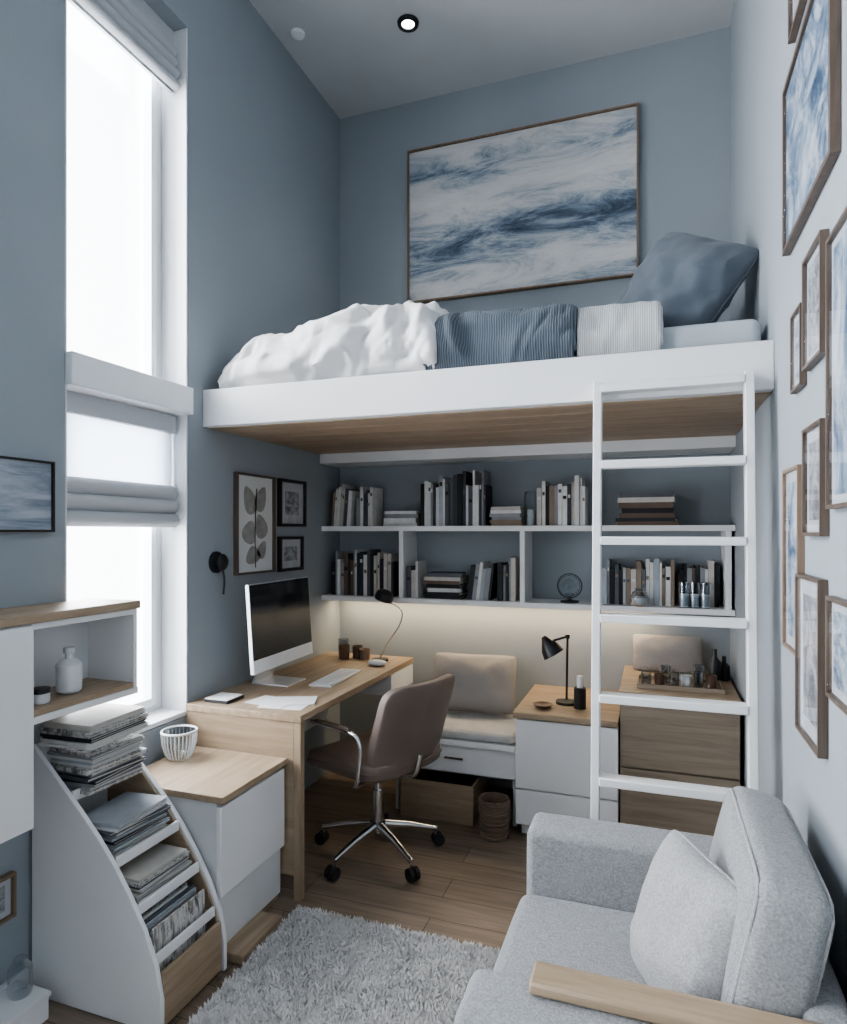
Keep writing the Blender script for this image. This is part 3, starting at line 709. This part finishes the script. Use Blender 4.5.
# ------------------------------------------------------------------ magazine rack
b = B('magazine_rack'); y0, y1 = 1.56, 1.878; xw = XL+.018
prof = [(-1.905, .001), (-1.385, .001), (-1.385, .10), (-1.405, .20), (-1.45, .30), (-1.505, .39), (-1.565, .475), (-1.63, .55), (-1.70, .62), (-1.775, .69), (-1.905, .81)]
b.prism(prof, 'Y', y0, y0+.016, m_white)
b.prism(prof, 'Y', y1-.018, y1, m_white)
b.prism([(p[0]-.010 if p[0] > -1.9 else p[0], p[1]) for p in prof], 'Y', y1-.026, y1-.0185, m_oakX)
b.box(-1.905, -1.885, y0+.018, y1-.026, .001, .80, m_white2)
tiers = [(.655, -1.755), (.475, -1.575), (.345, -1.49), (.205, -1.425)]
for z, x in tiers:
    b.box(-1.885, x, y0+.0165, y1-.0265, z-.012, z, m_oakY)
    b.box(x, x+.010, y0+.0165, y1-.0265, z-.016, z+.018, m_white)
b.box(-1.403, -1.388, y0+.0165, y1-.0265, .012, .175, m_oakY)
b.box(-1.885, -1.404, y0+.0165, y1-.0265, .012, .024, m_oakY)
b.build(.002)
ym = (y0+y1)/2-.003
b = B('magazine_stack'); zz = stack(b, -1.79, ym, .6555, 12, .20, .25, MAG, .008, .014, .08); stack(b, -1.785, ym-.01, max(zz, .812), 8, .22, .29, MAG, .006, .012, .10); b.build()
b = B('magazine_stack'); stack(b, -1.68, ym, .4755, 10, .18, .25, MAG, .007, .013, .12); b.build()
b = B('magazine_stack'); stack(b, -1.59, ym, .3455, 8, .185, .245, MAG, .006, .012, .08); b.build()
b = B('magazine_stack')
for i in range(16):
    x = -1.60+.0105*i; b.box(x, x+.007, y0+.025, y1-.05-R.uniform(0, .03), .2055, .29+R.uniform(0, .035)-i*.002, BK[R.choice(MAG)])
for i in range(10):
    x = -1.54+.012*i; b.box(x, x+.008, y0+.03, y1-.05-R.uniform(0, .03), .0245, .17+R.uniform(0, .02), BK[R.choice(MAG)])
b.build()
b = B('hanging_cabinet'); xf = -1.70; x0 = XL+.002; yA, yM, yE = .85, 1.39, 1.80
b.box(x0, xf+.01, yA, yE+.005, 1.235, 1.262, m_oakY)
b.box(x0, xf-.002, yA, yM, .64, 1.234, m_white2); b.box(xf-.0015, xf+.012, yA+.005, yM, .645, 1.23, m_white)
b.box(x0, xf, yE-.016, yE, .94, 1.234, m_white)
b.box(x0, xf, yM, yE-.016, .962, .98, m_oakY); b.box(x0, xf+.004, yM, yE, .94, .961, m_white)
b.box(x0, x0+.012, yM, yE-.016, .98, 1.234, m_white2); b.box(x0+.012, xf, yM+.001, yE-.016, 1.215, 1.234, m_white)
b.build(.002)
b = B('white_bottle'); b.lathe([(.03, 0), (.038, .008), (.039, .09), (.025, .105), (.012, .11), (.012, .125), (.017, .127), (.017, .145)], (-1.79, 1.60, .981), m_cer, 24); b.build()
b = B('lidded_jar'); b.lathe([(.024, 0), (.027, .005), (.027, .03)], (-1.76, 1.47, .981), m_cer, 22); b.lathe([(.028, .031), (.028, .045), (.01, .048)], (-1.76, 1.47, .981), m_black, 22); b.build()
b = B('low_shelf'); b.box(XL+.016, -1.76, 1.0, 1.50, .001, .07, m_white); b.box(XL+.016, -1.755, 1.0, 1.505, .0705, .085, m_white); b.build(.002)
b = B('glass_jar'); b.lathe([(.03, 0), (.034, .01), (.034, .08), (.02, .1), (.02, .11)], (-1.83, 1.46, .086), m_glass2, 22); b.build()

# ------------------------------------------------------------------ sofa
sf = bpy.data.objects.new('sofa', None); COL.objects.link(sf)
def sp(b, **k):
    ob = b.build(origin=False, **k); ob.parent = sf; return ob
def sbox(name, x0, x1, y0, y1, z0, z1, r=.025, puff=.003, m=m_sofa, seed=0, rot=None):
    b = B(name); b.rbox(x0, x1, y0, y1, z0, z1, m, r, puff=puff, seed=seed, rot=rot); return sp(b)
sbox('arm_far', -.365, .345, 1.945, 2.10, .06, .605, .024, .005)
sbox('base', -.365, .34, 1.352, 1.944, .06, .275, .015)
sbox('seat_cushion', -.375, .17, 1.355, 1.942, .278, .425, .028, .012, seed=2)
sbox('back_frame', .255, .345, 1.352, 1.942, .276, .62, .025)
sbox('arm_near', -.365, .345, 1.185, 1.35, .06, .58, .026, .005, seed=4)
b = B('arm_board'); b.box(-.235, .34, 1.275, 1.352, .588, .612, m_oakX); sp(b, bevel=.006)
CX = .212
sbox('back_cushion', CX-.07, CX+.07, 1.38, 1.925, .42, .82, .035, .018, seed=3, rot=(0, math.radians(12), 0))
b = B('feet')
for x in (-.33, .30):
    for y in (1.22, 2.05): b.box(x-.02, x+.02, y-.02, y+.02, .001, .07, m_oakZ)
sp(b)
Rm = Euler((0, math.radians(12), 0)).to_matrix()
b = B('cushion_piping')
for xo in (-.062, .062):
    pts = []
    for k in range(60):
        t = 2*math.pi*k/60; c, s_ = math.cos(t), math.sin(t); kk = (abs(c)**12+abs(s_)**12)**(1/12)
        pts.append(Rm @ Vector((xo*1.03, c/kk*.268, s_/kk*.196))+Vector((CX, 1.6525, .62)))
    b.tube(pts, .004, m_cush, 6, closed=True)
sp(b)
b = B('throw_cushion')
TR = Matrix.Rotation(math.radians(-64), 3, 'Z') @ Matrix.Rotation(math.radians(72), 3, 'X')
b.pillow((.070, 1.575, .600), .172, .172, .075, m_cush, TR.to_euler(), seed=4, pipe=m_cush, wr=.013, pin=.04); b.build()

# ------------------------------------------------------------------ rug
def rug():
    x0, x1, y0, y1 = -1.33, -.37, 1.25, 2.26
    rs = np.random.RandomState(3); n = 62000
    X = rs.uniform(x0, x1, n); Y = rs.uniform(y0, y1, n)
    ang = rs.uniform(0, 2*np.pi, n); L = rs.uniform(.012, .022, n)
    cl = np.sin(X*110+3*np.sin(Y*43))*np.sin(Y*105+2*np.sin(X*51))
    lean = .007; bx = np.cos(ang)*lean+.003*np.sin(X*80+Y*37); by = np.sin(ang)*lean+.003*np.cos(Y*78-X*41)
    w = .0026; px = -np.sin(ang)*w; py = np.cos(ang)*w; z0 = .008
    v = np.empty((n, 5, 3))
    v[:, 0] = np.c_[X-px, Y-py, np.full(n, z0)]; v[:, 1] = np.c_[X+px, Y+py, np.full(n, z0)]
    v[:, 2] = np.c_[X+px*.9+bx*.5, Y+py*.9+by*.5, z0+L*.6+cl*.003]; v[:, 3] = np.c_[X-px*.9+bx*.5, Y-py*.9+by*.5, z0+L*.6+cl*.003]
    v[:, 4] = np.c_[X+bx*1.3, Y+by*1.3, z0+L+cl*.004]
    verts = v.reshape(-1, 3).tolist()
    faces = []
    for i in range(n):
        o = i*5; faces.append((o, o+1, o+2, o+3)); faces.append((o+3, o+2, o+4))
    o = n*5
    verts += [(x0, y0, .001), (x1, y0, .001), (x1, y1, .001), (x0, y1, .001), (x0, y0, .012), (x1, y0, .012), (x1, y1, .012), (x0, y1, .012)]
    faces += [tuple(o+i for i in f) for f in [(0, 3, 2, 1), (4, 5, 6, 7), (0, 1, 5, 4), (1, 2, 6, 5), (2, 3, 7, 6), (3, 0, 4, 7)]]
    me = bpy.data.meshes.new('shag_rug'); me.from_pydata(verts, [], faces); me.materials.append(m_rug)
    ob = bpy.data.objects.new('shag_rug', me); COL.objects.link(ob)
rug()

# ------------------------------------------------------------------ lights
wd = bpy.data.worlds.new('World'); scene.world = wd; wd.use_nodes = True
bg = wd.node_tree.nodes['Background']; bg.inputs['Color'].default_value = (.96, .98, 1, 1); bg.inputs['Strength'].default_value = 7.5
def area(name, loc, rot, sx, sy, e, col):
    l = bpy.data.lights.new(name, 'AREA'); l.shape = 'RECTANGLE'; l.size = sx; l.size_y = sy; l.energy = e; l.color = col
    o = bpy.data.objects.new(name, l); o.location = loc; o.rotation_euler = rot; COL.objects.link(o); return o
area('daylight_and_fill', (-2.75, 2.05, 2.5), (0, math.radians(-90), 0), 3.6, 1.3, 370, (.98, .99, 1))
area('daylight_and_fill', (-2.75, -.1, 2.5), (0, math.radians(-90), 0), 3.6, 2.0, 170, (.98, .99, 1))  # fill lamp added outside the invented window, out of view
area('led_light', (-.94, 3.68, 1.075), (0, 0, 0), 1.85, .03, 5.5, (1, .78, .52))
sl = bpy.data.lights.new('downlight_spot', 'SPOT'); sl.energy = 14; sl.spot_size = 1.6; sl.spot_blend = .8; sl.color = (1, .95, .88); sl.shadow_soft_size = .03
so = bpy.data.objects.new('downlight_spot', sl); so.location = (-1.218, 3.18, CEIL-.03); COL.objects.link(so)
try: scene.view_settings.look = 'AgX - Medium High Contrast'
except Exception: pass

# ------------------------------------------------------------------ camera
cam = bpy.data.cameras.new('camera'); co = bpy.data.objects.new('camera', cam); COL.objects.link(co)
cam.sensor_fit = 'VERTICAL'; cam.sensor_height = 24; cam.lens = 650/1024*24
cam.shift_y = 20/1024
co.location = (0, 0, 1.5); co.rotation_euler = (math.radians(90), 0, math.radians(19.6)); cam.clip_start = .02
scene.camera = co
